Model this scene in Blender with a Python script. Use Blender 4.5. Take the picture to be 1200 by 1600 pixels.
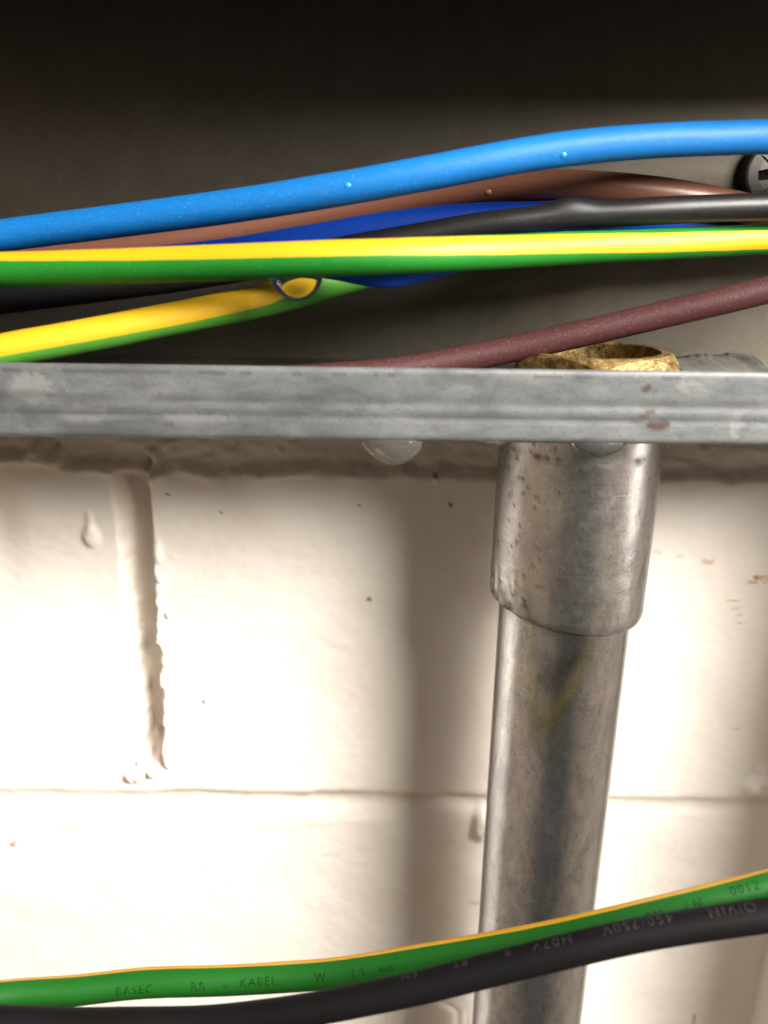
import bpy, bmesh, math, random
import numpy as np
from mathutils import Vector, Matrix

for o in list(bpy.data.objects):
    bpy.data.objects.remove(o)
SC = bpy.context.scene
COL = SC.collection
S = 0.001                                   # the script thinks in millimetres, the scene is in metres
rad = math.radians

# ------------------------------------------------------------------ camera
PITCH, ROLL, FPX = rad(19.0), rad(0.7), 1250.0          # focal length in photo pixels (photo 1200x1600)
CAM = np.array([0.0, -130.0, 20.1])
F = np.array([0, math.cos(PITCH), -math.sin(PITCH)])
U0 = np.array([0, math.sin(PITCH), math.cos(PITCH)])
R0 = np.array([1.0, 0, 0])
RI = R0*math.cos(ROLL) + U0*math.sin(ROLL)
UP = U0*math.cos(ROLL) - R0*math.sin(ROLL)
cam = bpy.data.cameras.new('camera')
cam.sensor_fit = 'VERTICAL'
cam.sensor_height = 24.0
cam.lens = 24.0*FPX/1600.0
cam.clip_start, cam.clip_end = 0.005, 10.0
cam.dof.use_dof = True
cam.dof.focus_distance = 0.160
cam.dof.aperture_fstop = 9.0
camo = bpy.data.objects.new('camera', cam)
COL.objects.link(camo)
camo.matrix_world = Matrix(((RI[0], UP[0], -F[0], CAM[0]*S), (RI[1], UP[1], -F[1], CAM[1]*S),
                            (RI[2], UP[2], -F[2], CAM[2]*S), (0, 0, 0, 1)))
SC.camera = camo

# ------------------------------------------------------------------ world and lamps
W = bpy.data.worlds.new('World')
SC.world = W
W.use_nodes = True
bgn = W.node_tree.nodes['Background']
bgn.inputs['Strength'].default_value = 0.30
# the room: dark in front where the photographer stands, lighter and warm to both sides
_wt = W.node_tree
_tc = _wt.nodes.new('ShaderNodeTexCoord')
_sep = _wt.nodes.new('ShaderNodeSeparateXYZ')
_wt.links.new(_tc.outputs['Generated'], _sep.inputs[0])
_ab = _wt.nodes.new('ShaderNodeMath'); _ab.operation = 'ABSOLUTE'
_wt.links.new(_sep.outputs['X'], _ab.inputs[0])
_rp = _wt.nodes.new('ShaderNodeValToRGB')
_e = _rp.color_ramp.elements
_e[0].position, _e[0].color = 0.22, (0.36, 0.315, 0.26, 1)
_e[1].position, _e[1].color = 0.85, (1.7, 1.28, 0.9, 1)
_wt.links.new(_ab.outputs[0], _rp.inputs['Fac'])
_wt.links.new(_rp.outputs['Color'], bgn.inputs['Color'])


def disk_lamp(name, az, el, dist, size, power, colour, aim=(20, 30, -60), shape='DISK', size_y=None):
    d = bpy.data.lights.new(name, 'AREA')
    d.shape = shape
    d.size = size*S
    if size_y:
        d.size_y = size_y*S
    d.energy = power
    d.color = colour
    o = bpy.data.objects.new(name, d)
    COL.objects.link(o)
    a, e = rad(az), rad(el)
    v = np.array([math.sin(a)*math.cos(e), -math.cos(a)*math.cos(e), math.sin(e)])
    p = np.array(aim) + v*dist
    o.location = Vector(p*S)
    o.rotation_euler = Vector(v).to_track_quat('Z', 'Y').to_euler()
    return o


disk_lamp('key_lamp', 44, 35, 620, 330, 14.5, (1.0, 0.95, 0.885))
disk_lamp('second_key_lamp', 60, 35, 640, 400, 10.0, (1.0, 0.95, 0.885))  # added second lamp, widens the soft shadow beside the pipe
disk_lamp('side_lamp', 74, 6, 520, 110, 0.7, (1.0, 0.93, 0.85), shape='RECTANGLE', size_y=420)

vs = SC.view_settings
vs.view_transform = 'Standard'
vs.look = 'None'
vs.exposure = 0.0
vs.gamma = 1.0
vs.use_curve_mapping = False
SC.cycles.use_denoising = True
SC.cycles.max_bounces = 10
SC.cycles.caustics_reflective = True


# ------------------------------------------------------------------ projection helpers (mm)
def unproj(px, py, depth):
    return CAM + depth*(F + (px-600)/FPX*RI - (py-800)/FPX*UP)


def on_plane_y(px, py, y):
    d = F + (px-600)/FPX*RI - (py-800)/FPX*UP
    return CAM + d*((y-CAM[1])/d[1])


# ------------------------------------------------------------------ numpy noise
_rs = np.random.RandomState(5)
_T = _rs.rand(256, 256)


def vnoise(x, y):
    x = np.asarray(x, float); y = np.asarray(y, float)
    xi = np.floor(x).astype(int); yi = np.floor(y).astype(int)
    fx = x-xi; fy = y-yi
    fx = fx*fx*(3-2*fx); fy = fy*fy*(3-2*fy)
    a = _T[xi % 256, yi % 256]; b = _T[(xi+1) % 256, yi % 256]
    c = _T[xi % 256, (yi+1) % 256]; d = _T[(xi+1) % 256, (yi+1) % 256]
    return (a*(1-fx)+b*fx)*(1-fy) + (c*(1-fx)+d*fx)*fy - 0.5


def fbm(x, y, n=4):
    t = 0; a = 1.0
    for k in range(n):
        t = t + a*vnoise(x*2**k+17*k, y*2**k+31*k)
        a *= 0.5
    return t


def sstep(a, b, x):
    t = np.clip((x-a)/(b-a), 0, 1)
    return t*t*(3-2*t)


# ------------------------------------------------------------------ object helpers
def tag(o, label=None, cat=None, group=None, kind=None):
    if label: o['label'] = label
    if cat: o['category'] = cat
    if group: o['group'] = group
    if kind: o['kind'] = kind
    return o


def empty(name, loc, label, cat, group=None):
    o = bpy.data.objects.new(name, None)
    o.empty_display_size = 0.01
    COL.objects.link(o)
    o.location = Vector(np.array(loc)*S)
    o['mm'] = [float(v) for v in loc]
    return tag(o, label, cat, group)


def mesh_obj(name, V, faces, mat, parent=None, origin=None, smooth=True, attrs=None):
    V = np.asarray(V, float)
    if parent is not None:
        off = np.array(parent['mm'])
        loc = np.zeros(3)
    else:
        off = np.array(origin) if origin is not None else np.zeros(3)
        loc = off
    me = bpy.data.meshes.new(name)
    me.from_pydata([tuple(v) for v in (V-off)*S], [], faces)
    me.update()
    if smooth:
        me.polygons.foreach_set('use_smooth', [True]*len(me.polygons))
    for k, a in (attrs or {}).items():
        at = me.attributes.new(k, 'FLOAT', 'POINT')
        at.data.foreach_set('value', np.asarray(a, np.float32))
    if mat: me.materials.append(mat)
    o = bpy.data.objects.new(name, me)
    COL.objects.link(o)
    o.location = Vector(loc*S)
    o['mm'] = [float(v) for v in (off if parent is None else off)]
    if parent is not None:
        o.parent = parent
    return o


def grid_faces(nu, nv, wrap=False):
    f = []
    m = nv if wrap else nv-1
    for i in range(nu-1):
        for j in range(m):
            j2 = (j+1) % nv
            f.append((i*nv+j, i*nv+j2, (i+1)*nv+j2, (i+1)*nv+j))
    return f


def box_geo(x0, x1, y0, y1, z0, z1):
    v = [(x, y, z) for x in (x0, x1) for y in (y0, y1) for z in (z0, z1)]
    f = [(0, 1, 3, 2), (4, 6, 7, 5), (0, 4, 5, 1), (2, 3, 7, 6), (0, 2, 6, 4), (1, 5, 7, 3)]
    return v, f


# ------------------------------------------------------------------ materials
class NT:
    def __init__(self, name):
        self.m = bpy.data.materials.new(name)
        self.m.use_nodes = True
        self.t = self.m.node_tree
        self.b = self.t.nodes['Principled BSDF']
        tc = self.t.nodes.new('ShaderNodeTexCoord')
        mp = self.t.nodes.new('ShaderNodeMapping')
        mp.inputs['Scale'].default_value = (1000, 1000, 1000)      # texture space in millimetres
        self.t.links.new(tc.outputs['Object'], mp.inputs['Vector'])
        self.co = mp.outputs['Vector']

    def link(self, a, b):
        if hasattr(a, 'node') or isinstance(a, bpy.types.NodeSocket):
            self.t.links.new(a, b)
        else:
            b.default_value = a

    def stretch(self, sc):
        n = self.t.nodes.new('ShaderNodeMapping')
        n.inputs['Scale'].default_value = sc
        self.t.links.new(self.co, n.inputs['Vector'])
        return n.outputs['Vector']

    def noise(self, scale, detail=4, rough=0.55, co=None, dist=0.0):
        n = self.t.nodes.new('ShaderNodeTexNoise')
        n.inputs['Scale'].default_value = scale
        n.inputs['Detail'].default_value = detail
        n.inputs['Roughness'].default_value = rough
        n.inputs['Distortion'].default_value = dist
        self.t.links.new(co or self.co, n.inputs['Vector'])
        return n.outputs['Fac']

    def voronoi(self, scale, co=None):
        n = self.t.nodes.new('ShaderNodeTexVoronoi')
        n.inputs['Scale'].default_value = scale
        self.t.links.new(co or self.co, n.inputs['Vector'])
        return n.outputs['Color'], n.outputs['Distance']

    def ramp(self, fac, stops):
        n = self.t.nodes.new('ShaderNodeValToRGB')
        e = n.color_ramp.elements
        while len(e) < len(stops):
            e.new(0.5)
        for i, (p, c) in enumerate(stops):
            e[i].position = p
            e[i].color = (c, c, c, 1) if isinstance(c, (int, float)) else (*c, 1)
        self.t.links.new(fac, n.inputs['Fac'])
        return n.outputs['Color']

    def mix(self, fac, a, b, mode='MIX'):
        n = self.t.nodes.new('ShaderNodeMix')
        n.data_type = 'RGBA'
        n.blend_type = mode
        for v, s in ((fac, n.inputs['Factor']), (a, n.inputs[6]), (b, n.inputs[7])):
            if isinstance(v, bpy.types.NodeSocket): self.t.links.new(v, s)
            elif isinstance(v, tuple): s.default_value = (*v, 1) if len(v) == 3 else v
            else: s.default_value = v
        return n.outputs[2]

    def math(self, op, a, b=0.0, clamp=False):
        n = self.t.nodes.new('ShaderNodeMath')
        n.operation = op
        n.use_clamp = clamp
        self.link(a, n.inputs[0]); self.link(b, n.inputs[1])
        return n.outputs[0]

    def attr(self, name):
        n = self.t.nodes.new('ShaderNodeAttribute')
        n.attribute_name = name
        return n.outputs['Fac']

    def bump(self, h, strength=0.3, dist_mm=0.1):
        n = self.t.nodes.new('ShaderNodeBump')
        n.inputs['Strength'].default_value = strength
        n.inputs['Distance'].default_value = dist_mm*S
        self.t.links.new(h, n.inputs['Height'])
        self.t.links.new(n.outputs['Normal'], self.b.inputs['Normal'])

    def set(self, **k):
        names = dict(color='Base Color', rough='Roughness', metal='Metallic', spec='Specular IOR Level',
                     trans='Transmission Weight', ior='IOR', coat='Coat Weight', coatr='Coat Roughness',
                     sss='Subsurface Weight')
        for q, v in k.items():
            s = self.b.inputs[names[q]]
            if isinstance(v, bpy.types.NodeSocket): self.t.links.new(v, s)
            elif isinstance(v, tuple): s.default_value = (*v, 1) if len(v) == 3 else v
            else: s.default_value = v
        return self


def mat_wall():
    n = NT('white_wall_paint')
    big = n.noise(0.035, 4)
    base = n.mix(n.ramp(big, [(0.35, 0.0), (0.7, 1.0)]), (0.82, 0.765, 0.70), (0.77, 0.705, 0.63))
    base = n.mix(n.math('MULTIPLY', n.attr('dirt_shade'), 0.75, True), base, (0.42, 0.33, 0.23))
    base = n.mix(n.attr('rust'), base, (0.48, 0.20, 0.05))
    base = n.mix(n.attr('speck'), base, (0.07, 0.055, 0.04))
    n.set(color=base, rough=0.5, spec=0.35)
    brush = n.noise(1.0, 5, 0.6, n.stretch((0.12, 0.5, 1.6)))
    fine = n.noise(1.3, 5, 0.6)
    n.bump(n.math('ADD', n.math('MULTIPLY', brush, 0.7), n.math('MULTIPLY', fine, 0.6)), 0.35, 0.12)
    return n.m


def mat_galv(name, light, dark, metal=0.9, r0=0.28, r1=0.5, spangle=0.35, streak=(0.5, 0.5, 0.12), bump=0.12,
             grime=False, rust=False, pits=0.0, scratch=0.35):
    n = NT(name)
    vc, vd = n.voronoi(spangle, n.stretch(streak))
    cl = n.noise(0.22, 5, 0.6, n.stretch(streak), 0.6)
    f = n.math('ADD', n.math('MULTIPLY', n.ramp(vc, [(0.0, 0.0), (1.0, 1.0)]), 0.14), n.math('MULTIPLY', cl, 1.05))
    f = n.ramp(f, [(0.38, 0.0), (0.85, 1.0)])
    base = n.mix(f, dark, light)
    fine = n.noise(2.2, 6, 0.65)
    base = n.mix(n.ramp(fine, [(0.30, 0.55), (0.46, 0.0)]), base, tuple(c*0.45 for c in dark))
    scr = n.noise(1.0, 3, 0.5, n.stretch((0.35, 0.35, 9.0)))
    base = n.mix(n.ramp(scr, [(0.63, 0.0), (0.70, scratch)]), base, (0.85, 0.85, 0.84))
    if scratch:
        s2 = n.noise(1.0, 2, 0.5, n.stretch((0.10, 0.10, 5.0)))
        s3 = n.noise(0.35, 3, 0.6)
        sm = n.math('MULTIPLY', n.ramp(s2, [(0.66, 0.0), (0.70, 1.0)]), n.ramp(s3, [(0.45, 0.0), (0.6, 0.6)]))
        base = n.mix(sm, base, (0.9, 0.9, 0.88))
        dk = n.ramp(n.noise(0.9, 5, 0.7, n.stretch((1.0, 1.0, 0.5))), [(0.28, 0.55), (0.44, 0.0)])
        base = n.mix(dk, base, tuple(c*0.4 for c in dark))
    rough = n.math('ADD', r0, n.math('MULTIPLY', n.noise(0.5, 5, 0.6), r1-r0))
    if pits:
        pv = n.noise(1.9, 4, 0.6, None, 0.6)
        pm = n.ramp(pv, [(0.70, 0.0), (0.75, pits)])
        base = n.mix(pm, base, (0.03, 0.026, 0.02))
    met = metal
    if grime:
        g = n.attr('grime')
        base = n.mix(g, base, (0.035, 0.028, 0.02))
        rough = n.math('ADD', rough, n.math('MULTIPLY', g, 0.4))
    if rust:
        g = n.attr('rust')
        base = n.mix(g, base, (0.03, 0.012, 0.004))
        rough = n.math('ADD', rough, n.math('MULTIPLY', g, 0.3))
        base = n.mix(n.attr('bloom'), base, (0.22, 0.225, 0.21))
        base = n.mix(n.attr('grime'), base, (0.055, 0.055, 0.06))
        met = n.math('MULTIPLY', n.math('SUBTRACT', 1.0, g), metal)
    n.set(color=base, rough=rough, metal=met)
    h = n.math('ADD', n.math('MULTIPLY', fine, 0.8), n.math('MULTIPLY', n.noise(0.6, 4), 1.0))
    n.bump(h, bump, 0.15)
    return n.m


def mat_pvc(name, col, rough=0.33, col2=None, dust=0.10, w=0.0, spec=0.5, soft=0.06, dustcol=(0.45, 0.42, 0.38)):
    n = NT(name)
    base = n.mix(n.noise(0.15, 3), tuple(c*0.9 for c in col), tuple(min(1, c*1.08) for c in col))
    if col2 is not None:
        s = n.math('ADD', n.attr('stripe'), n.math('MULTIPLY', n.math('SUBTRACT', n.noise(0.25, 3), 0.5), 0.06))
        m = n.ramp(s, [(0.5-soft*0.5, 0.0), (0.5+soft*0.5, 1.0)])
        base = n.mix(m, base, col2)
    d = n.ramp(n.noise(2.6, 6, 0.7), [(0.55, 0.0), (0.78, dust)])
    base = n.mix(d, base, dustcol)
    n.set(color=base, spec=spec,
          rough=n.math('ADD', rough, n.math('MULTIPLY', n.noise(0.8, 4), 0.12)))
    n.bump(n.math('ADD', n.noise(1.4, 5, 0.6), n.math('MULTIPLY', n.noise(0.4, 3, 0.5, n.stretch((0.2, 1, 1))), 1.0)), 0.2, 0.1)
    return n.m


def mat_plain(name, col, rough=0.6, metal=0.0, var=0.25, sc=1.5, bump=0.25, spec=0.5):
    n = NT(name)
    f = n.noise(sc, 5, 0.6)
    base = n.mix(f, tuple(c*(1-var) for c in col), tuple(min(1, c*(1+var)) for c in col))
    n.set(color=base, rough=rough, metal=metal, spec=spec)
    n.bump(n.noise(sc*1.7, 5, 0.65), bump, 0.1)
    return n.m


M_WALL = mat_wall()
M_LIP = mat_galv('dull_galvanised_flange', (0.15, 0.156, 0.154), (0.066, 0.072, 0.076), metal=0.3, r0=0.45, r1=0.65,
                 spangle=0.25, streak=(0.4, 0.6, 0.9), rust=True, bump=0.1, scratch=0.0)
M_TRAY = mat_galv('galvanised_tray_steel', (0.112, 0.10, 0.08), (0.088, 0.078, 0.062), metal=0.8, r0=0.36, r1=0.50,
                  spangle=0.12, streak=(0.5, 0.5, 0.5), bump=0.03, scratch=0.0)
M_PIPE = mat_galv('galvanised_pipe', (0.68, 0.69, 0.70), (0.40, 0.415, 0.45), metal=1.0, r0=0.14, r1=0.28,
                  spangle=0.9, streak=(1.0, 1.0, 0.45), bump=0.06, grime=True)
M_COUP = mat_galv('galvanised_coupler', (0.60, 0.59, 0.58), (0.37, 0.37, 0.38), metal=1.0, r0=0.22, r1=0.38,
                  spangle=0.8, streak=(1.0, 1.0, 0.5), bump=0.2, grime=True, pits=0.35)
def mat_brass():
    n = NT('worn_brass')
    f = n.noise(0.5, 6, 0.65)
    base = n.mix(n.ramp(f, [(0.36, 0.0), (0.62, 1.0)]), (0.13, 0.075, 0.025), (0.44, 0.30, 0.12))
    base = n.mix(n.ramp(n.noise(2.5, 4, 0.6), [(0.35, 0.8), (0.5, 0.0)]), base, (0.05, 0.03, 0.012))
    n.set(color=base, metal=0.85, rough=n.math('ADD', 0.25, n.math('MULTIPLY', n.noise(1.5, 4), 0.4)))
    n.bump(n.noise(1.6, 6, 0.7), 0.7, 0.2)
    return n.m


M_BRASS = mat_brass()
M_SLOT_SHADE = mat_plain('black_slot_shade', (0.008, 0.0075, 0.007), 0.8, 0.0, 0.3, 1.0, 0.3, 0.1)  # near-black colour standing in for shade inside the screw slot
M_SCREW = mat_plain('dark_zinc_screw', (0.15, 0.14, 0.125), 0.5, 0.7, 0.35, 1.2, 0.3)
M_TAPE = mat_plain('torn_grey_tape', (0.085, 0.08, 0.07), 0.7, 0.0, 0.5, 0.9, 0.5)

BLUE = mat_pvc('light_blue_pvc', (0.0, 0.10, 0.31), 0.5, dust=0.16, spec=0.3)
DKBLUE = mat_pvc('dark_blue_pvc', (0.0, 0.042, 0.34), 0.5, spec=0.2)
BROWN = mat_pvc('brown_pvc', (0.15, 0.058, 0.035), 0.33)
MAROON = mat_pvc('maroon_pvc', (0.036, 0.0115, 0.0115), 0.5, dust=0.16, spec=0.1)
BLACK = mat_pvc('black_pvc', (0.006, 0.0058, 0.006), 0.36, dust=0.05, spec=0.3)
BLACK2 = mat_pvc('shaded_dusty_black_pvc', (0.004, 0.0038, 0.004), 0.55, dust=0.05, dustcol=(0.04, 0.036, 0.035), spec=0.06)  # colour darkened to stand in for shade on the lower black cable
GREENY = mat_pvc('green_yellow_pvc', (0.004, 0.12, 0.008), 0.46, (0.41, 0.235, 0.002), spec=0.35)
GREENY2 = mat_pvc('shaded_green_amber_pvc', (0.004, 0.068, 0.005), 0.45, (0.40, 0.21, 0.005), spec=0.3, dust=0.2, dustcol=(0.10, 0.16, 0.06))  # green darkened to stand in for shade on the lower cable
GREENY3 = mat_pvc('pale_green_amber_pvc', (0.045, 0.17, 0.018), 0.45, (0.40, 0.235, 0.005), spec=0.3, dust=0.15, dustcol=(0.2, 0.17, 0.05))
def mat_ink(name, ink, under, lo, hi):
    n = NT(name)
    f = n.ramp(n.noise(1.6, 5, 0.7), [(lo, 0.0), (hi, 1.0)])
    n.set(color=n.mix(f, ink, under), rough=0.6, spec=0.15)
    return n.m


INK = mat_ink('worn_dark_print', (0.001, 0.012, 0.002), (0.004, 0.066, 0.005), 0.42, 0.62)
GREYINK = mat_ink('worn_grey_print', (0.026, 0.024, 0.024), (0.004, 0.0038, 0.004), 0.38, 0.62)



WETBLUE = mat_pvc('wet_blue', (0.02, 0.22, 0.60), 0.04, dust=0, spec=0.9)
WETBROWN = mat_pvc('wet_brown', (0.30, 0.16, 0.11), 0.04, dust=0, spec=0.9)


def mat_water():
    n = NT('clear_water')
    n.set(color=(0.97, 0.98, 0.97), rough=0.02, trans=1.0, ior=1.333, spec=0.5)
    return n.m


WATER = mat_water()
WATER2 = WATER.copy()
WATER2.name = 'milky_water'
_b = WATER2.node_tree.nodes['Principled BSDF']
_b.inputs['Transmission Weight'].default_value = 0.975  # slight milkiness in place of bright light refracted through the drops
_b.inputs['Base Color'].default_value = (0.95, 0.95, 0.92, 1)
_b.inputs['IOR'].default_value = 1.25

# ------------------------------------------------------------------ brick wall (painted), one displaced sheet with thickness
YW = 50.0
ZJ1 = on_plane_y(300, 716, YW)[2]           # upper bed joint
ZJ2 = on_plane_y(400, 1240, YW)[2]          # lower bed joint
VA, VB = on_plane_y(212, 760, YW), on_plane_y(236, 1195, YW)     # upright joint


def build_wall():
    xs = np.concatenate([np.linspace(-420, -112, 40), np.arange(-111.5, 118, 0.55), np.linspace(119, 420, 40)])
    zs = np.concatenate([np.linspace(-420, -202, 30), np.arange(-201.5, -16, 0.55), np.linspace(-15, 200, 30)])
    X, Z = np.meshgrid(xs, zs, indexing='ij')
    wob = 1.1*fbm(X*0.05, Z*0.05, 3)
    h = 0.9*fbm(X*0.016+3, Z*0.016, 3) + 0.28*fbm(X*0.09, Z*0.11, 3) + 0.085*fbm(X*0.45, Z*0.7, 4)
    # upper bed joint: rough, lumpy step just under the tray
    zz = Z - ZJ1 + 2.6*fbm(X*0.11, X*0+4, 4) - 2.5*sstep(-60, -80, X)
    rec = sstep(-4.5, -1.0, zz)*sstep(26, 14, zz)
    h = h - 3.2*rec - rec*1.5*fbm(X*0.2, Z*0.3, 4)
    edge = np.exp(-((zz+3.5)/1.8)**2)
    h = h + edge*(0.9+2.6*fbm(X*0.16+8, Z*0.25, 4))*sstep(20, -20, X)
    # lower bed joint: shallow, part filled with paint
    zz2 = Z - ZJ2 + 0.9*fbm(X*0.06, X*0+9, 3)
    fade = 0.45 + 0.55*sstep(-64, -56, X)*sstep(135, 40, X)
    h = h - 1.25*sstep(1.9, -1.9, zz2)*sstep(-6.5, -2.2, zz2)*fade*(0.8+0.5*fbm(X*0.1, Z*0+2, 3))
    h = h - 0.35*sstep(0.5, -1.5, zz2)*sstep(-12, -4, zz2)
    zz3 = Z - ZJ2 + 9.5 + 2.2*fbm(X*0.05, X*0+2, 3)
    h = h + 0.45*np.exp(-(zz3/2.2)**2)*(0.4+fbm(X*0.06, Z*0.1, 2))
    # upright joint: soft concave groove, sharp ragged right edge
    t = (Z-VA[2])/(VB[2]-VA[2])
    xc = VA[0]+(VB[0]-VA[0])*t
    rag = (0.9*fbm(Z*0.35, Z*0+3, 4)+0.5*fbm(Z*0.12, Z*0+8, 2))*sstep(0.1, 0.4, t)
    lag = 0.9*fbm(Z*0.16, Z*0+5, 3)
    d = X-(xc+3.0)-rag
    prof = sstep(-8.8+2.4*t+lag, -6.2+1.5*t+lag, d)*sstep(0.35, -0.55, d)
    span = sstep(-0.12, 0.0, t)*sstep(1.03, 0.95, t+0.03*fbm(X*0.3, Z*0.3, 2))
    h = h - 7.2*prof*span
    ridge = np.exp(-((d-1.2)/0.9)**2)*(0.45+2.2*fbm(X*0.35, Z*0.28, 3))*sstep(0.12, 0.3, t)*sstep(1.05, 0.98, t)
    h = h + np.clip(ridge, 0, 2)
    # shallow hollow left of frame edge, and a rounded shoulder
    pl = on_plane_y(30, 820, YW)
    h = h - 1.6*np.exp(-((X-pl[0]+6)/6.0)**2-((Z-pl[2])/13.0)**2)
    # drips, lumps and blobs of paint at photo places
    for (px, py, rx, rz, a) in ((142, 838, 1.9, 2.6, 1.25), (140, 815, 0.9, 2.6, 0.5), (208, 1215, 2.2, 1.6, 2.0), (240, 1208, 1.6, 1.4, 1.7), (237, 1165, 1.0, 1.6, 1.4),
                                (223, 1190, 1.5, 1.6, 1.2), (250, 905, 0.8, 1.2, 1.0), (262, 960, 0.7, 1.2, .9), (243, 1010, 0.8, 1.5, 1.0), (55, 708, 2, 2.6, 2.0), (82, 716, 2.2, 2.4, 1.8),
                                (262, 700, 2.0, 2.2, 2.4), (232, 722, 2.4, 2.4, 1.9), (325, 724, 1.6, 1.6, 1.2),
                                (440, 710, 1.4, 1.2, 1.0), (200, 735, 3.0, 2.6, 1.6), (22, 1318, 1.0, 0.9, 0.7), (683, 748, 0.9, 1.2, 0.6), (1190, 1225, 4.5, 3.2, 2.6), (1196, 1200, 2.5, 2.5, 1.5),
                                (752, 1290, 2.2, 5.0, 1.8), (318, 1098, 0.5, 0.35, 0.35), (425, 1175, 0.4, 0.3, .25)):
        p = on_plane_y(px, py, YW)
        q = ((X-p[0])/rx)**2+((Z-p[2])/rz)**2
        h = h + a*np.exp(-q*q)*(1+0.4*fbm(X*0.4, Z*0.4, 2))
    # small cavities near the top edge
    for (px, py, r, a) in ((52, 715, 0.9, 2.0), (80, 700, 0.8, 2.0), (270, 703, 1.0, 2.5), (228, 728, 1.0, 1.8),
                           (133, 724, 1.5, 1.4), (440, 706, 0.9, 1.6), (210, 1217, 0.6, 1.2), (323, 728, 0.6, 1.0)):
        p = on_plane_y(px, py, YW)
        h = h - a*np.exp(-((X-p[0])**2+(Z-p[2])**2)/(r*r))
    # painted over plug at the bottom
    p = on_plane_y(665, 1612, YW)
    rr = np.hypot(X-p[0], Z-p[2])
    h = h + 0.55*sstep(12.6, 11.4, rr) - 0.55*np.exp(-((rr-12.4)/0.6)**2)
    ang = np.arctan2(Z-p[2], X-p[0])
    h = h - 0.9*sstep(0.5, 0.0, np.abs(rr-(4.2+1.6*np.sin(2.3*ang+0.6))))*sstep(0.2, 0.5, ang)
    # made-up pier, unseen right of the frame, added to shade the wall
    h = h + 50*sstep(113.5, 117.5, X)*sstep(-16, -20, Z)
    # masks
    dirt_shade = np.clip(0.9*rec*(0.45+fbm(X*0.15, Z*0.2, 4)), 0, 1)*0.42  # darker tone in the recessed upper joint
    dirt_shade = np.maximum(dirt_shade, np.clip(0.5*np.exp(-((zz3+0.5)/1.6)**2)*(0.3+1.5*fbm(X*0.05+5, Z*0.1, 3)), 0, 0.45))
    dirt_shade = np.maximum(dirt_shade, 0.8*sstep(1.2, -1.4, zz2)*sstep(-4.6, -1.6, zz2+0.6*fbm(X*0.3, Z*0.3, 3))*fade*(0.75+0.5*fbm(X*0.12, Z*0.1+3, 3)))  # shadow line under the brick edge, painted along the lower joint
    dirt_shade = np.maximum(dirt_shade, 0.32*prof*span)  # shade inside the upright groove, painted into the colour
    rust = np.zeros_like(X)
    speck = np.zeros_like(X)
    nz = fbm(X*0.9, Z*1.6, 3)
    for (px, py, w, hh, a) in ((1026, 863, 10, 4, .5), (1062, 869, 9, 2.5, .45), (1104, 878, 14, 5, .6), (1188, 902, 16, 4, .95),
                               (1180, 909, 22, 2, .7), (1196, 905, 14, 7, .6), (1148, 939, 14, 1.6, .55), (1150, 950, 12, 1.8, .5), (1156, 962, 8, 1.6, .5),
                               (1162, 973, 8, 2, .55), (1150, 1139, 12, 1.6, .5), (742, 1410, 14, 5, .45), (1168, 912, 12, 2, .35),
                               (1012, 858, 5, 5, .4), (520, 1336, 26, 3, .22), (690, 1318, 30, 6, .15), (1075, 705, 35, 10, .18), (940, 715, 20, 10, .1)):
        p = on_plane_y(px, py, YW)
        k = 195/FPX
        q = ((X-p[0]+nz*1.2)/(w*k))**2+((Z-p[2]+nz*0.5)/(hh*k*1.15))**2
        rust = np.maximum(rust, a*sstep(1.25, 0.3, q)*np.clip(0.75+1.1*nz, 0.2, 1))
    for (px, py, r) in ((705, 790, 5.0), (262, 773, 4), (318, 1098, 5), (576, 937, 4.5), (808, 862, 3), (346, 801, 2), (1140, 1590, 5), (560, 790, 2), (1085, 1586, 4), (680, 745, 4), (22, 1316, 6)):
        p = on_plane_y(px, py, YW)
        k = 195/FPX
        q = ((X-p[0])/(r*k))**2+((Z-p[2])/(r*k*0.9))**2
        speck = np.maximum(speck, 0.75*sstep(1.3, 0.4, q+nz*1.2))
    Y = YW - h
    nu, nv = len(xs), len(zs)
    V = np.stack([X.ravel(), Y.ravel(), Z.ravel()], 1)
    faces = [f[::-1] for f in grid_faces(nu, nv)]
    n0 = len(V)
    bx, _ = box_geo(-420, 420, YW+8, YW+110, -420, 200)
    V = np.concatenate([V, np.array(bx)])
    bf = [(0, 1, 3, 2), (4, 6, 7, 5), (2, 3, 7, 6), (0, 2, 6, 4), (1, 5, 7, 3)]
    faces += [tuple(i+n0 for i in f) for f in bf]
    z8 = np.zeros(8)
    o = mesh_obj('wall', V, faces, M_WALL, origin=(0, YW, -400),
                 attrs={'dirt_shade': np.concatenate([dirt_shade.ravel(), z8]), 'rust': np.concatenate([rust.ravel(), z8]),
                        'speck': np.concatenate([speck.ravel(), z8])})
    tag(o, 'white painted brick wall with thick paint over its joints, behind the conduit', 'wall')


build_wall()

# ------------------------------------------------------------------ steel cable tray (trunking) with its front flange
TX = 330.0
ZF = -5.6                                   # tray floor
tray = empty('cable_tray', (0, 24, -12), 'open galvanised steel cable tray across the picture holding the coloured cables', 'cable tray')


def panel(name, x0, x1, y0, y1, z0, z1):
    v, f = box_geo(x0, x1, y0, y1, z0, z1)
    return mesh_obj(name, v, f, M_TRAY, tray, smooth=False)


panel('back_panel', -TX, TX, 48.0, 49.0, ZF-1.2, 76)
panel('floor_panel', -TX, TX, 1.6, 47.8, ZF-1.2, ZF)
panel('top_panel', -TX, TX, 0.2, 49.0, 76.2, 77.4)
panel('upper_flange', -TX, TX, -1.0, 0.0, 59.5, 77.4)  # unseen from the camera, lengthened downwards to shade the back panel


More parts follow.
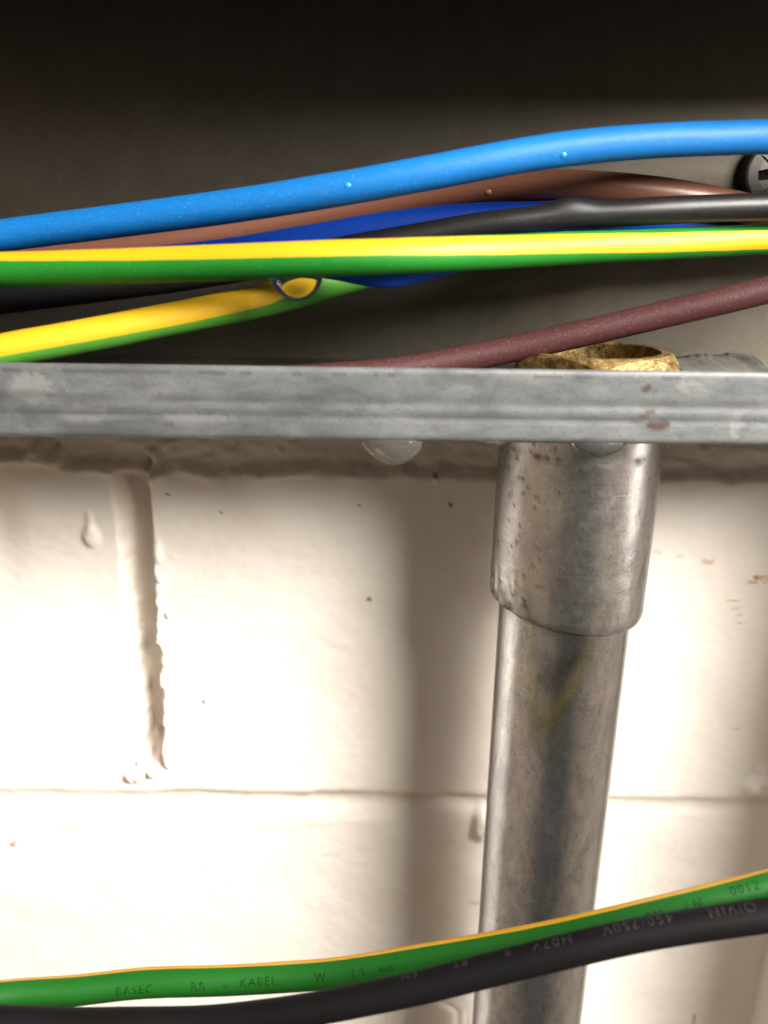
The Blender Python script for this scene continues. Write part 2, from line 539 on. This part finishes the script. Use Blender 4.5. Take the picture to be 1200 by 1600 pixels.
def build_lip():
    # cross-section (y, z), outer skin from the back of the top edge round to the inner return
    key = [(1.5, -4.0), (1.5, -0.6), (1.25, -0.15), (0.75, 0.0), (0.25, -0.15), (0.02, -0.6), (0.0, -1.6), (0.02, -3.0), (0.06, -4.4), (0.14, -5.1), (0.21, -5.6), (0.14, -6.2), (0.05, -6.9), (0.07, -7.5), (0.20, -8.0),
           (0.21, -8.4), (0.10, -8.9), (0.06, -10.2), (0.05, -11.3), (0.15, -11.9), (0.6, -12.25),
           (1.4, -12.3), (5.5, -12.3), (5.8, -12.0), (5.5, -11.4), (1.7, -11.3), (1.5, -11.0), (1.5, -6.9)]
    prof = []
    for i in range(len(key)):
        a, b = np.array(key[i]), np.array(key[(i+1) % len(key)])
        n = max(1, int(np.hypot(*(b-a))/0.35))
        for k in range(n):
            prof.append(a+(b-a)*k/n)
    prof = np.array(prof)
    xs = np.concatenate([[-TX, -200], np.arange(-75, 75, 0.4), [200, TX]])
    nu, nv = len(xs), len(prof)
    X = np.repeat(xs, nv)
    Y = np.tile(prof[:, 0], nu)
    Z = np.tile(prof[:, 1], nu)
    front = (Y < 0.6)
    Y = Y + np.where(front, 0.05*fbm(X*0.25, Z*0.6, 3), 0) + 0.3*fbm(X*0.02, Z*0.05, 3)
    Z = Z + 0.05*fbm(X*0.5, Y*0+2, 3) + 0.06*fbm(X*0.07, Y*0+6, 2)
    V = np.stack([X, Y, Z], 1)
    rust = np.zeros(len(V)); bloom = np.zeros(len(V)); gr = np.zeros(len(V))
    nz = fbm(X*1.3, Z*1.3, 3)
    for (px, py, w, hh, a) in ((1008, 608, 5, 4, .9), (1025, 612, 4, 5, .5), (1000, 657, 11, 5, .8), (1028, 664, 13, 7, .95), (1012, 650, 5, 6, .6), (1022, 642, 3, 3, .7), (618, 585, 3, 2, .5),
                               (262, 662, 5, 4, .7), (690, 655, 5, 2, .3)):
        p = on_plane_y(px, py, 0)
        k = 134/FPX
        q = ((X-p[0]+nz*0.8)/(w*k*1.45))**2+((Z-p[2]+nz*0.5)/(hh*k*1.35))**2
        rust = np.maximum(rust, a*sstep(1.5, 0.5, q+nz*1.2)*front)
    for (px, py, w, hh, a) in ((48, 606, 40, 22, .6), (130, 648, 45, 18, .45), (300, 655, 60, 10, .35), (1150, 665, 14, 26, .35), (1068, 605, 14, 14, .4), (640, 610, 70, 10, .15)):
        p = on_plane_y(px, py, 0)
        k = 134/FPX
        q = ((X-p[0]+nz*2)/(w*k))**2+((Z-p[2]+nz)/(hh*k))**2
        bloom = np.maximum(bloom, a*sstep(1.2, 0.2, q+nz*0.9)*front)
    # dark rolled marks along the flange
    dash = (fbm(X*0.28, X*0+1, 3) > 0.16)*np.exp(-((Z+1.15)/0.35)**2)*0.75
    band = np.exp(-((Z+5.6)/0.55)**2)*np.clip(0.45+0.7*fbm(X*0.12, Z*0.4, 4), 0, .8)
    band2 = np.exp(-((Z+8.15)/0.35)**2)*np.clip(0.5+0.9*fbm(X*0.08+4, Z*0.2, 4), 0, .9)
    low = np.clip(fbm(X*0.06, Z*0.35, 4)-0.02, 0, 1)*1.1*(0.35+0.65*sstep(30, -50, X))
    gr = np.clip(np.maximum(np.maximum(dash, band), np.maximum(band2, low))*front, 0, 0.85)
    faces = grid_faces(nu, nv, wrap=True)
    faces.append(tuple(range(nv)))
    faces.append(tuple((nu-1)*nv+j for j in range(nv))[::-1])
    mesh_obj('front_flange', V, faces, M_LIP, tray, attrs={'rust': rust, 'bloom': bloom, 'grime': gr})


build_lip()

# ------------------------------------------------------------------ conduit pipe and coupler
pa = on_plane_y(905, 700, 23.0)
PX, PY = pa[0], 23.0
RP, RC = 13.6, 15.75


def revolve(prof, seg, zfun=None, rfun=None, cx=None, cy=None):
    cx = PX if cx is None else cx
    cy = PY if cy is None else cy
    n = len(prof)
    th = np.linspace(0, 2*np.pi, seg, endpoint=False)
    r = np.array([p[0] for p in prof])[:, None]
    z = np.array([p[1] for p in prof])[:, None]
    TH = np.broadcast_to(th[None], (n, seg))
    R = np.broadcast_to(r, (n, seg)).copy(); Z = np.broadcast_to(z, (n, seg)).copy()
    if rfun: R = R + rfun(TH, Z)
    if zfun: Z = Z + zfun(TH, Z)
    V = np.stack([cx+R*np.cos(TH), cy+R*np.sin(TH), Z], -1).reshape(-1, 3)
    return V, grid_faces(n, seg, True), TH.ravel(), Z.ravel()


conduit = empty('steel_conduit', (PX, PY, -300), 'upright galvanised steel conduit pipe coming down from the tray in front of the wall', 'conduit')
zc = -52.0
prof = [(RP, z) for z in np.concatenate([np.linspace(-400, -215, 8), np.linspace(-210, -70, 120), np.linspace(-69.5, -45, 70), np.linspace(-44, -20, 12)])] + [(RP-1.6, -19.5), (RP-1.6, -400)]
V, Fc, TH, Zv = revolve(prof, 96, rfun=lambda th, z: 0.03*fbm(th*2, z*0.1, 3))
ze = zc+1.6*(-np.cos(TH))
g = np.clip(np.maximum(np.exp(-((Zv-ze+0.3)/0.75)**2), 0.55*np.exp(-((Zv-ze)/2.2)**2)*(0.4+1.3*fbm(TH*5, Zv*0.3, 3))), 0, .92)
for (px, py, w, hh) in ((783, 1050, 1.6, 2.0), (806, 1020, .5, .6), (832, 1055, 1.2, .5), (925, 1095, .35, 1.4)):
    g = np.maximum(g, 0)
mesh_obj('pipe', V, Fc, M_PIPE, conduit, attrs={'grime': g})


def coup_z(th, z):
    # cut end: slightly skewed, chewed on its left side
    k = sstep(-48, -53, z)
    left = np.clip(-np.cos(th-0.25), 0, 1)**3
    return k*(1.6*(-np.cos(th)) + left*(1.1*fbm(th*9, th*0+1, 3)+0.3) + 0.15*fbm(th*6, th*0, 3))


prof = [(RC-3, -8.0), (RC-0.3, -8.0), (RC, -8.4)] + [(RC, z) for z in np.linspace(-9, zc+1.5, 60)] + \
       [(RC-0.12, zc+0.9), (RC-0.4, zc+0.35), (RC-0.9, zc), (RP+0.12, zc), (RP+0.1, zc+2)]


def coup_r(th, z):
    d = 0.05*fbm(th*4, z*0.25, 4) + 0.03*fbm(th*9+3, z*0.7, 3)
    dent = np.exp(-((z+46)/3.5)**2)*np.clip(np.cos(th-math.pi-0.3), 0, 1)**6
    return d + 0.5*dent*fbm(th*14, z*0.6, 2)


V, Fc, TH, Zv = revolve(prof, 160, coup_z, coup_r)
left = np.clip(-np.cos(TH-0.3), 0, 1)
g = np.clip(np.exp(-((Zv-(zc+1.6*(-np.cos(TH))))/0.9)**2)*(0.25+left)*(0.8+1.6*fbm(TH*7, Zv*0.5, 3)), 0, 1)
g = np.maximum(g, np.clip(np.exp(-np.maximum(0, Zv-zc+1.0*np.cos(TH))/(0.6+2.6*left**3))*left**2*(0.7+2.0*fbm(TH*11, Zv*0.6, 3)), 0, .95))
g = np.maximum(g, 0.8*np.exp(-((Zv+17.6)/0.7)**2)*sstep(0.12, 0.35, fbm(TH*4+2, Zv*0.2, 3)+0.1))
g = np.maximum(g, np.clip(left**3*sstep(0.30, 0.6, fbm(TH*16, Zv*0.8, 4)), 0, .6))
mesh_obj('coupler', V, Fc, M_COUP, conduit, attrs={'grime': g})

# ------------------------------------------------------------------ brass hexagon bush on the tray floor
def build_bush():
    AP, ZT, RB = 14.3, 0.45, 12.0
    seg = 216
    th = np.linspace(0, 2*np.pi, seg, endpoint=False)
    a0 = -math.pi/2 + rad(22)                                   # direction of the front facet
    ph = (th-a0+math.pi/6) % (math.pi/3) - math.pi/6
    rh = AP/np.cos(ph)
    rt = AP*0.985
    zt = ZT-np.maximum(0, rh-rt)*math.tan(rad(40))
    nz = fbm(th*6, th*0+2, 4)
    worn = np.exp(-((np.mod(th-rad(-38)+math.pi, 2*math.pi)-math.pi)/0.16)**2)
    rings = []
    for (r, z) in ((RB, ZF+0.02), (RB, ZT-0.35), (RB+0.3, ZT), (rt-0.2, ZT+0.03*nz), (rh-0.05, zt-0.05), (rh, zt-0.4), (rh, ZF+0.4), (rh-0.3, ZF+0.02)):
        R = r+0*th; Z = z+0*th
        if np.ndim(r) > 0:
            R = R+0.12*nz + worn*0.5*fbm(th*30, Z*2, 3)
            Z = Z+worn*0.35*fbm(th*40+3, R, 3)
        rings.append(np.stack([PX+1.0+R*np.cos(th), PY+R*np.sin(th), Z], 1))
    V = np.concatenate(rings)
    f = grid_faces(len(rings), seg, True)
    f += [((len(rings)-1)*seg+j, (len(rings)-1)*seg+(j+1) % seg, (j+1) % seg, j) for j in range(seg)]
    o = mesh_obj('brass_bush', V, [q[::-1] for q in f], M_BRASS, origin=(PX, PY, ZF))
    m = o.modifiers.new('edge', 'EDGE_SPLIT'); m.split_angle = rad(28)
    tag(o, 'worn brass hexagon bush on the tray floor above the conduit, maroon cable lying across it', 'bush')


build_bush()


# ------------------------------------------------------------------ cables
def spline(pts, n):
    P = np.array(pts, float)
    # parameter by chord length, natural cubic through the points
    t = np.concatenate([[0], np.cumsum(np.linalg.norm(np.diff(P, axis=0), axis=1))])
    N = len(t); h = np.diff(t)
    A = np.zeros((N, N)); B = np.zeros((N, P.shape[1]))
    A[0, 0] = A[-1, -1] = 1
    for i in range(1, N-1):
        A[i, i-1], A[i, i], A[i, i+1] = h[i-1], 2*(h[i-1]+h[i]), h[i]
        B[i] = 6*((P[i+1]-P[i])/h[i]-(P[i]-P[i-1])/h[i-1])
    Mm = np.linalg.solve(A, B)
    u = np.linspace(0, t[-1], n)
    k = np.clip(np.searchsorted(t, u, side='right')-1, 0, N-2)
    a = (t[k+1]-u)[:, None]; b = (u-t[k])[:, None]; H = h[k][:, None]
    return (Mm[k]*a**3+Mm[k+1]*b**3)/(6*H) + (P[k]/H-Mm[k]*H/6)*a + (P[k+1]/H-Mm[k+1]*H/6)*b


class Cable:
    """pts: (px, py, depth_mm) read off the photo; the tube is a real 3D curve in the tray."""
    def __init__(self, name, label, pts, r, mat, stripe=None, half=37.5, wob=0.12, cat='cable', bulge=None):
        self.r = r
        P3 = [unproj(*p) for p in pts]
        n = 420
        self.C = C = spline(P3, n)
        C[:, 2] += wob*fbm(C[:, 0]*0.05+r*7, C[:, 0]*0+len(label), 3)
        T = np.gradient(C, axis=0); T /= np.linalg.norm(T, axis=1)[:, None]
        v = CAM-C
        e0 = v-(v*T).sum(1)[:, None]*T; e0 /= np.linalg.norm(e0, axis=1)[:, None]
        e1 = np.cross(e0, T)                 # for a cable running +x this points down
        sgn = np.sign((e1*-UP).sum(1)).mean()
        if sgn < 0: e1 = -e1
        self.T, self.e0, self.e1 = T, e0, e1
        seg = 48
        th = np.linspace(0, 2*np.pi, seg, endpoint=False)
        rr = r*(1+0.022*fbm(np.arange(n)[:, None]*0.06, th[None]*1.5, 2))
        if bulge:
            pxc = np.array([self.proj(c)[0] for c in C])
            da = (th-rad(bulge[1])+np.pi) % (2*np.pi)-np.pi
            rr = rr+bulge[2]*np.exp(-((pxc[:, None]-bulge[0])/bulge[3])**2)*np.exp(-(da[None]/0.9)**2)
        ring = C[:, None]+rr[..., None]*(np.cos(th)[None, :, None]*e0[:, None]+np.sin(th)[None, :, None]*e1[:, None])
        V = ring.reshape(-1, 3)
        f = [q[::-1] for q in grid_faces(n, seg, True)]
        f.append(tuple(range(seg))); f.append(tuple((n-1)*seg+j for j in range(seg))[::-1])
        attrs = None
        self.px = np.array([self.proj(c)[0] for c in C])
        if stripe is not None:
            sx = [s[0] for s in stripe]; sa = [s[1] for s in stripe]
            c0 = np.radians(np.interp(self.px, sx, sa))
            hh = half if not isinstance(half, list) else np.interp(self.px, [s[0] for s in half], [s[1] for s in half])
            dd = np.abs((th[None]-c0[:, None]+np.pi) % (2*np.pi)-np.pi)
            s = 0.5+(np.radians(hh)[:, None] if isinstance(half, list) else math.radians(hh))-dd
            attrs = {'stripe': np.clip(s, 0, 1).ravel()}
        mid = C[n//2]
        self.o = mesh_obj(name, V, f, mat, origin=mid, attrs=attrs)
        tag(self.o, label, cat)

    def proj(self, P):
        q = P-CAM
        d = q@F
        return 600+FPX*(q@RI)/d, 800-FPX*(q@UP)/d, d

    def frame_at_px(self, px):
        s = np.interp(px, self.px, np.arange(len(self.px)))
        return self.frame(s)

    def frame(self, s):
        i = int(np.clip(math.floor(s), 0, len(self.C)-2)); f = s-i
        L = lambda A: A[i]*(1-f)+A[i+1]*f
        return L(self.C), L(self.T), L(self.e0), L(self.e1)


blue = Cable('cable', 'light blue cable, topmost of the bundle, sweeping up to the right',
             [(-300, 400, 148), (-120, 386, 147), (0, 369, 146), (200, 344, 143), (400, 317, 139), (600, 283, 136), (750, 255, 135.5), (900, 231, 136.5),
              (1050, 219, 138), (1200, 214, 140), (1350, 214, 141), (1550, 220, 143)], 2.8, BLUE)
brown = Cable('cable', 'brown cable arching behind the light blue cable with a bright sheen at right',
              [(-300, 430, 162), (0, 410, 162), (180, 392, 162), (350, 364, 162), (500, 337, 162), (700, 304, 159), (800, 293, 155.5), (900, 290, 152.5), (1000, 297, 152), (1100, 312, 153),
               (1200, 333, 157), (1400, 372, 163)], 2.75, BROWN)
dkblue = Cable('cable', 'dark royal blue cable between the brown cable and the long yellow stripe',
               [(-300, 425, 158), (0, 424, 157), (200, 412, 155), (400, 389, 153), (600, 355, 153), (700, 343, 153.5), (800, 338, 154), (900, 339, 155), (1000, 347, 157), (1200, 362, 160), (1400, 372, 162)],
               2.7, DKBLUE)
black1 = Cable('cable', 'glossy black cable below the brown one, crossing down to the left behind the stripes',
               [(-300, 505, 151), (0, 470, 150), (200, 446, 149), (350, 424, 148), (500, 397, 147), (600, 380, 146), (700, 362, 145), (800, 347, 144), (900, 338, 144), (1000, 331, 144), (1200, 322, 146),
                (1400, 316, 147)], 2.4, BLACK, bulge=(888, -80, 0.95, 34))
gy1 = Cable('cable', 'long straight green cable with a broad yellow stripe, frontmost of the upper bundle',
            [(-300, 424, 133), (0, 421, 132), (300, 412, 129), (600, 401, 127), (750, 395, 132), (900, 388, 141), (1050, 381, 147), (1200, 373, 152), (1400, 364, 155)], 2.8, GREENY,
            stripe=[(-200, -78), (0, -68), (300, -52), (600, -42), (900, -19), (1200, 5), (1400, 12)])
gy2 = Cable('cable', 'amber and green striped cable slanting down to the tray edge at left',
            [(-300, 606, 129), (-120, 575, 131), (0, 549, 133), (150, 521, 136), (300, 492, 139), (400, 472, 140.5), (500, 447, 142), (600, 420, 145), (750, 396, 152), (900, 378, 158), (1050, 372, 163),
             (1200, 374, 166), (1400, 380, 166)], 2.8, GREENY3, stripe=[(-100, -36), (300, -28), (420, -34), (500, -70), (560, -95), (1400, -95)], half=51)
dkblue2 = Cable('cable', 'dark blue cable dipping out below the long yellow striped cable beside the water drop',
                [(-300, 418, 139), (0, 416, 138), (300, 411, 136), (450, 410, 134.5), (545, 421, 133.3), (600, 430, 133.0), (655, 421, 134), (740, 402, 138.5), (830, 394, 144), (930, 388, 150)], 2.05, DKBLUE)
maroon = Cable('cable', 'dusty maroon cable rising to the right over the brass bush',
               [(-300, 600, 135), (0, 598, 135.5), (300, 596, 136), (450, 594, 137), (560, 586, 140), (640, 576, 143), (720, 561, 145), (800, 545, 146), (900, 523, 146), (1000, 500, 146), (1100, 477, 145.5),
                (1200, 453, 145), (1320, 420, 144), (1500, 368, 143)], 2.45, MAROON)
gy3 = Cable('cable', 'loose green cable with a thin yellow edge and dark print, hanging below the tray',
            [(-700, 1720, 112), (-400, 1650, 122), (-150, 1590, 134), (0, 1557, 141), (107, 1549, 143), (213, 1537, 144), (320, 1533, 144), (427, 1528, 144), (533, 1519, 143), (640, 1503, 141),
             (800, 1475, 138), (900, 1455, 136), (1000, 1432, 134), (1200, 1385, 131), (1400, 1330, 129), (1700, 1240, 128)], 2.5, GREENY2,
            stripe=[(-100, -82), (0, -80), (200, -76), (450, -72), (640, -68), (800, -66), (1000, -67), (1200, -74)], half=20)
black2 = Cable('cable', 'loose black cable with faint grey print, lowest in the picture in front of the pipe',
               [(-700, 1640, 118), (-400, 1618, 124), (-150, 1603, 128), (0, 1598, 130), (107, 1601, 131), (213, 1600, 131), (320, 1597, 131), (427, 1586, 130), (533, 1568, 129), (640, 1546, 128),
                (800, 1507, 126.5), (900, 1483, 125.5), (1000, 1461, 125), (1200, 1430, 124), (1400, 1397, 124), (1700, 1340, 125)], 2.45, BLACK2)


# ------------------------------------------------------------------ print on the two loose cables
def print_on(cable, name, words, mat, flip=False, lift=0.03):
    for (txt, px, ang, size) in words:
        cu = bpy.data.curves.new('glyphs', 'FONT')
        cu.body = txt
        cu.size = 1.0
        cu.space_character = 1.25
        cu.resolution_u = 3
        to = bpy.data.objects.new('glyphs', cu)
        COL.objects.link(to)
        bpy.context.view_layer.update()
        me = bpy.data.meshes.new_from_object(to.evaluated_get(bpy.context.evaluated_depsgraph_get()))
        bm = bmesh.new(); bm.from_mesh(me)
        bmesh.ops.subdivide_edges(bm, edges=[e for e in bm.edges if e.calc_length() > 0.2], cuts=2)
        bmesh.ops.triangulate(bm, faces=bm.faces)
        vs_ = np.array([v.co[:] for v in bm.verts]); fs = [[v.index for v in f.verts] for f in bm.faces]
        bm.free()
        bpy.data.objects.remove(to); bpy.data.curves.remove(cu); bpy.data.meshes.remove(me)
        w = vs_[:, 0].max()
        u, v = vs_[:, 0]*size, (vs_[:, 1]-0.35)*size
        if flip:
            u, v = w*size-u, -v
        seglen = np.linalg.norm(np.diff(cable.C, axis=0), axis=1).mean()
        s0 = np.interp(px, cable.px, np.arange(len(cable.px)))
        allv = []
        for uu, vv in zip(u, v):
            C, T, e0, e1 = cable.frame(s0+uu/seglen)
            a = rad(ang)-vv/cable.r
            allv.append(C+(cable.r*1.006+lift)*(math.cos(a)*e0+math.sin(a)*e1))
        mesh_obj(name, allv, fs, mat, cable.o, smooth=False)


print_on(gy3, 'printed_text', [('BASEC', 186, 22, 2.0), ('RR', 303, 18, 2.0), ('o', 352, 14, 1.6), ('KABEL', 378, 10, 2.0), ('W', 496, 10, 2.0), ('1.5', 553, 8, 1.9), ('mm', 597, 8, 1.7),
                                ('BN', 1008, 8, 2.0), ('LN', 1070, 0, 2.0), ('0012', 1140, -14, 2.0)], INK)
print_on(black2, 'printed_text', [('EN', 634, -52, 2.0), ('BS', 716, -50, 2.0), ('B', 794, -48, 2.0), ('H07V', 838, -40, 2.3), ('450/750V', 945, -40, 2.3), ('OIVIN', 1108, -36, 2.3)], GREYINK, flip=True)


# ------------------------------------------------------------------ water drops
def drop(name, label, top, ax, ay, hgt, skew=0.0, power=0.62, cat='water drop', group=None, mat=None):
    """hanging bead: elliptical mouth ax x ay at the top, rounded belly hgt below it"""
    n, seg = 26, 40
    th = np.linspace(0, 2*np.pi, seg, endpoint=False)
    V = []
    for i in range(n):
        t = i/(n-1)
        k = max(1e-3, (1-t**2.0))**power
        z = -hgt*t
        if i == 0: pass
        V += [(top[0]+ax*k*math.cos(a)+skew*ax*t, top[1]+ay*k*math.sin(a), top[2]+z) for a in th]
    f = grid_faces(n, seg, True)
    f.append(tuple(range(seg))[::-1]); f.append(tuple((n-1)*seg+j for j in range(seg)))
    o = mesh_obj(name, V, [q[::-1] for q in f], mat or WATER, origin=top)
    return tag(o, label, cat, group)


def hang_from(cable, px, ax, ay, hgt, label, inset=0.75, skew=0.0, power=0.6):
    C, T, e0, e1 = cable.frame_at_px(px)
    top = C+np.array([0, 0, -cable.r*inset])
    return drop('water_drop', label, top, ax, ay, hgt, skew, power)


hang_from(gy1, 461, 4.4, 1.05, 4.6, 'round clear water drop hanging under the long yellow striped cable', 0.62, 0.05, 0.55)
p = on_plane_y(612, 690, 1.4)
drop('water_drop', 'large clear water drop hanging from the underside of the tray flange left of the conduit', (p[0], 1.6, -12.15), 5.2, 2.0, 4.7, 0.12, 0.75, mat=WATER2)
p = on_plane_y(766, 690, 1.4)
drop('water_drop', 'small flat water drop under the tray flange just left of the coupler', (p[0], 1.6, -12.15), 3.0, 1.8, 1.1, 0, 0.7, mat=WATER2)
p = on_plane_y(936, 692, 1.4)
drop('water_drop', 'wide water drop under the tray flange in front of the coupler', (p[0], 1.6, -12.15), 4.6, 1.8, 2.9, 0, 0.8, mat=WATER2)


def bead(cable, px, ang, r, label, mat=None, stretch=1.3, name='water_drop', cat='water drop'):
    C, T, e0, e1 = cable.frame_at_px(px)
    a = rad(ang)
    nrm = math.cos(a)*e0+math.sin(a)*e1
    tv = -math.sin(a)*e0+math.cos(a)*e1
    P = C+nrm*(cable.r*0.985)
    n, seg = 8, 20
    V = []
    for i in range(n+1):
        q = i/n*math.pi/2
        for k in range(seg):
            b = 2*math.pi*k/seg
            V.append(P+r*(math.cos(q)*(stretch*math.cos(b)*T+math.sin(b)*tv)+0.5*math.sin(q)*nrm))
    f = grid_faces(n+1, seg, True)
    f.append(tuple(range(seg))[::-1])
    o = mesh_obj(name, V, f, mat or WATER, origin=P)
    bm = bmesh.new(); bm.from_mesh(o.data)
    bmesh.ops.remove_doubles(bm, verts=bm.verts, dist=1e-7)
    bmesh.ops.recalc_face_normals(bm, faces=bm.faces)
    bm.to_mesh(o.data); bm.free()
    return tag(o, label, cat)


bead(blue, 546, -8, 0.42, 'tiny water bead on the middle of the light blue cable', WETBLUE)
bead(blue, 872, 18, 0.42, 'tiny water bead low on the light blue cable above the brown sheen', WETBLUE)
bead(brown, 766, 10, 0.5, 'tiny bright water bead on the brown cable', WETBROWN)

# ------------------------------------------------------------------ screw in the back panel
def build_screw():
    c = on_plane_y(1206, 272, 48.0)
    R, H = 6.8, 2.6
    th = np.linspace(0, 2*np.pi, 64, endpoint=False)
    prof = [(R*0.985, 0.0), (R, 0.5), (R*0.99, 2.4), (R*0.96, 3.0), (R*0.9, 3.3), (R*0.6, 3.6), (0.02, 3.7)]
    V = np.concatenate([np.stack([r*np.cos(th), r*np.sin(th), 0*th+z], 1) for r, z in prof])
    f = grid_faces(len(prof), 64, True)
    f.append(tuple(range(64))[::-1]); f.append(tuple((len(prof)-1)*64+j for j in range(64)))
    me = bpy.data.meshes.new('screw'); me.from_pydata([tuple(v*S) for v in V], [], f); me.update()
    o = bpy.data.objects.new('screw', me); COL.objects.link(o)
    bm = bmesh.new()
    L, w = 4.6, 1.2
    pts = [(L, -w*.8), (L, w*.8), (w, w), (w*.8, L), (-w*.8, L), (-w, w), (-L, w*.8), (-L, -w*.8), (-w, -w), (-w*.8, -L), (w*.8, -L), (w, -w)]
    lo = [bm.verts.new((x*S*.85, y*S*.85, 0.3*S)) for x, y in pts]; hi = [bm.verts.new((x*S, y*S, 6*S)) for x, y in pts]
    bm.faces.new(lo[::-1]); bm.faces.new(hi)
    for i in range(12):
        j = (i+1) % 12
        bm.faces.new((lo[i], lo[j], hi[j], hi[i]))
    for k in range(4):                                                # short radial notches
        a = math.pi/4+k*math.pi/2
        for r0, r1 in ((2.3, 5.2),):
            q = []
            for zz in (3.05, 4.6):
                for (rr_, ww) in ((r0, -.3), (r1, -.12), (r1, .12), (r0, .3)):
                    q.append(bm.verts.new(((rr_*math.cos(a)-ww*math.sin(a))*S, (rr_*math.sin(a)+ww*math.cos(a))*S, zz*S)))
            for F4 in ((3, 2, 1, 0), (4, 5, 6, 7), (0, 1, 5, 4), (1, 2, 6, 5), (2, 3, 7, 6), (3, 0, 4, 7)):
                bm.faces.new([q[i] for i in F4])
    mc = bpy.data.meshes.new('cutter'); bm.to_mesh(mc); bm.free()
    co = bpy.data.objects.new('cutter', mc); COL.objects.link(co)
    md = o.modifiers.new('b', 'BOOLEAN'); md.operation = 'DIFFERENCE'; md.object = co; md.solver = 'EXACT'
    bpy.context.view_layer.update()
    m2 = bpy.data.meshes.new_from_object(o.evaluated_get(bpy.context.evaluated_depsgraph_get()))
    o.modifiers.clear(); o.data = m2
    bpy.data.objects.remove(co)
    m2.materials.clear(); m2.materials.append(M_SCREW); m2.materials.append(M_SLOT_SHADE)
    for pl_ in m2.polygons:                                           # slot coloured black in place of its shade
        x, y, z = (pl_.center/S)[:]
        q = sorted((abs(x), abs(y)))
        pl_.material_index = 1 if (0.05 < z < 3.0 and math.hypot(x, y) < 5.2) else 0
    o.matrix_world = Matrix.Translation(Vector(c*S)) @ Matrix.Rotation(rad(90), 4, 'X') @ Matrix.Rotation(rad(8), 4, 'Z')
    tag(o, 'dark round headed cross slot screw in the tray back at the right edge', 'screw')


build_screw()

# ------------------------------------------------------------------ torn scrap beside the bush
def build_scrap():
    pts_top, n = [], 40
    x0, x1 = on_plane_y(1040, 560, 40)[0], on_plane_y(1172, 560, 40)[0]
    xs = np.linspace(x0, x1, n)
    V = []
    for i, x in enumerate(xs):
        t = i/(n-1)
        ya = 23 + 3*vnoise(i*0.3, 1.0)
        yb = 44 + 2*vnoise(i*0.5, 4.0) - 5*max(0, t-0.85)*6
        for j in range(8):
            s = j/7
            z = ZF+0.6+2.6*s*(0.5+0.5*t)+0.7*vnoise(i*0.11, j*0.25) + (1.6*max(0, t-0.9)*8*abs(vnoise(i*0.7, j*0.6)))
            V.append((x, ya+(yb-ya)*s, max(z, ZF+0.1)))
    f = grid_faces(n, 8)
    o = mesh_obj('tape_scrap', V, f, M_TAPE, origin=((x0+x1)/2, 34, ZF))
    m = o.modifiers.new('thick', 'SOLIDIFY'); m.thickness = 0.25*S; m.offset = 1
    tag(o, 'torn grey scrap of tape on the tray floor right of the brass bush', 'scrap')


build_scrap()
